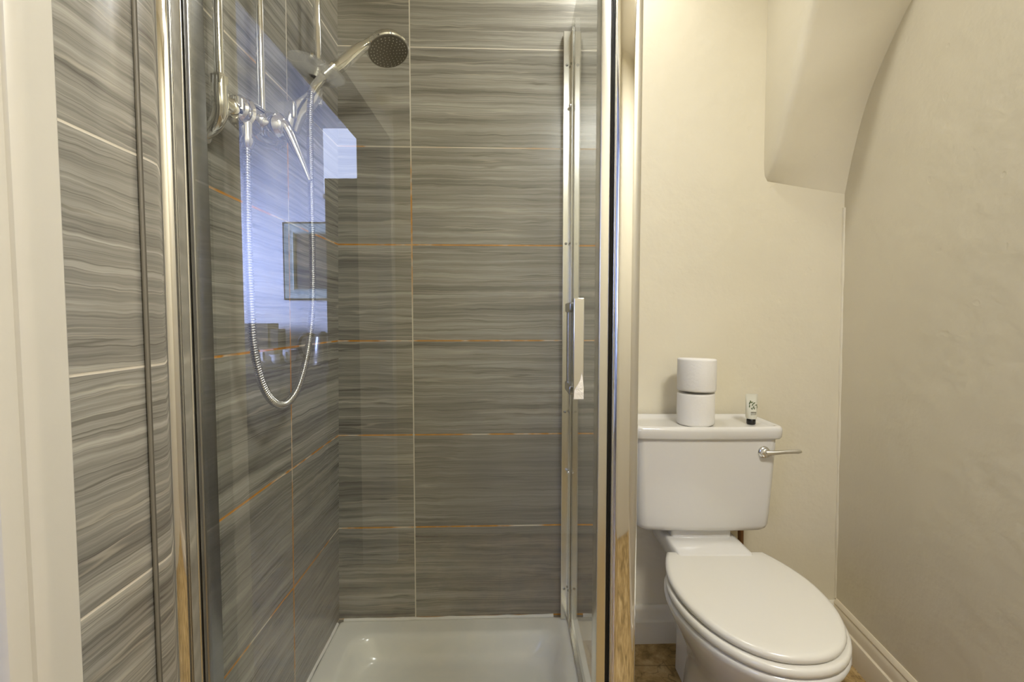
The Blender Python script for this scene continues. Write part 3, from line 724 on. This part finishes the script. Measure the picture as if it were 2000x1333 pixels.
cd = thing('chest_of_drawers', 'grey painted chest of drawers with dark swing handles mirrored in the glass', 'chest of drawers', (-1.55, -1.95, 0))
obj('carcass', box(B(), -1.90, -1.22, -2.185, -1.712, .04, .735), M['grey_paint'], cd, smooth=False, bevel=.003)
obj('top', box(B(), -1.93, -1.19, -2.19, -1.70, .735, .757), M['grey_paint'], cd, smooth=False, bevel=.004)
for zc in (.600, .405, .215):
    dr = obj('drawer', box(B(), -1.88, -1.24, -1.713, -1.700, zc - .09, zc + .09), M['grey_paint'], cd, smooth=False, bevel=.003)
    bm = B(); hx = -1.585
    sweep(bm, catmull([(hx - .05, -1.695, zc - .012), (hx - .045, -1.68, zc - .03), (hx - .02, -1.675, zc - .042), (hx + .02, -1.675, zc - .042), (hx + .045, -1.68, zc - .03), (hx + .05, -1.695, zc - .012)], 4), .004, 8)
    for s in (-1, 1): lathe(bm, (hx + s * .05, -1.70, zc - .010), (0, 1, 0), [(0, .020), (.004, .018), (.006, .008)], 16)
    obj('drawer_handle', bm, M['iron'], dr)
def cup(x, y, label):
    c_ = thing('cup', label, 'cup', (x, y, .757), 'cups on the chest of drawers')
    obj('bowl', lathe(B(), (x, y, .758), (0, 0, 1), [(0, .024), (.004, .026), (.012, .036), (.05, .043), (.092, .045), (.092, .041), (.05, .038), (.014, .03), (.010, .001)], 32), M['china'], c_)
    obj('stripe', box(B(), x - .006, x + .006, y + .0385, y + .046, .775, .835), M['iron'], c_, smooth=False)
cup(-1.712, -1.85, 'white cup with dark vertical print, beside the dark box')
cup(-1.555, -1.85, 'white cup with dark vertical print, beside the milk jug and kettle')
jg = tag(obj('milk_jug', (lambda b: (lathe(b, (-1.625, -1.80, .758), (0, 0, 1), [(0, .018), (.02, .030), (.045, .024), (.06, .026)], 24), sweep(b, [(-1.64, -1.80, .80), (-1.672, -1.80, .815)], [.014, .004], 12), b)[2])(B()), M['china']), 'small white milk jug with a pointed spout between the cups', 'jug')
kt = thing('kettle', 'dark electric kettle with black loop handle on the chest', 'kettle', (-1.33, -1.88, .757))
obj('body', lathe(B(), (-1.33, -1.88, .758), (0, 0, 1), [(0, .08), (.02, .082), (.14, .068), (.18, .06), (.19, .02)], 32), M['steel'], kt)
obj('lid', lathe(B(), (-1.33, -1.88, .944), (0, 0, 1), [(0, .062), (.012, .058), (.02, .02), (.03, .012)], 28), M['iron'], kt)
obj('handle', sweep(B(), catmull([(-1.38, -1.86, .945), (-1.43, -1.85, .955), (-1.475, -1.85, .93), (-1.485, -1.85, .87), (-1.465, -1.85, .81), (-1.42, -1.86, .79)], 5), .013, 14), M['iron'], kt)
tag(obj('storage_box', (lambda b: (box(b, -1.95, -1.730, -2.05, -1.90, .758, 1.030), box(b, -1.74, -1.665, -2.02, -1.91, .758, .990), b)[2])(B()), M['darkwood'], None, smooth=False), 'dark stepped box at the left end of the chest of drawers', 'box')
pf = thing('picture_frame', 'dark picture in a broad pale teal moulded frame on the bedroom wall', 'picture', (-1.48, -2.195, 1.5))
bm = B(); x0_, x1_, z0_, z1_ = -1.736, -1.16, 1.214, 1.79
def fr_ring(i, y): return [(x0_ + i, y, z0_ + i), (x1_ - i, y, z0_ + i), (x1_ - i, y, z1_ - i), (x0_ + i, y, z1_ - i)]
loft(bm, [fr_ring(0, -2.199), fr_ring(0, -2.165), fr_ring(.010, -2.160), fr_ring(.06, -2.172), fr_ring(.072, -2.166), fr_ring(.080, -2.180), fr_ring(.080, -2.199)], False, False)
obj('frame', bm, M['teal'], pf, smooth=False)
bm = B(); loft(bm, [fr_ring(-.006, -2.199), fr_ring(-.006, -2.166), fr_ring(.004, -2.160), fr_ring(.004, -2.199)], False, False); obj('outer_edge', bm, M['darkwood'], pf, smooth=False)
obj('picture', box(B(), x0_ + .079, x1_ - .079, -2.198, -2.186, z0_ + .079, z1_ - .079), M['picture'], pf, smooth=False)
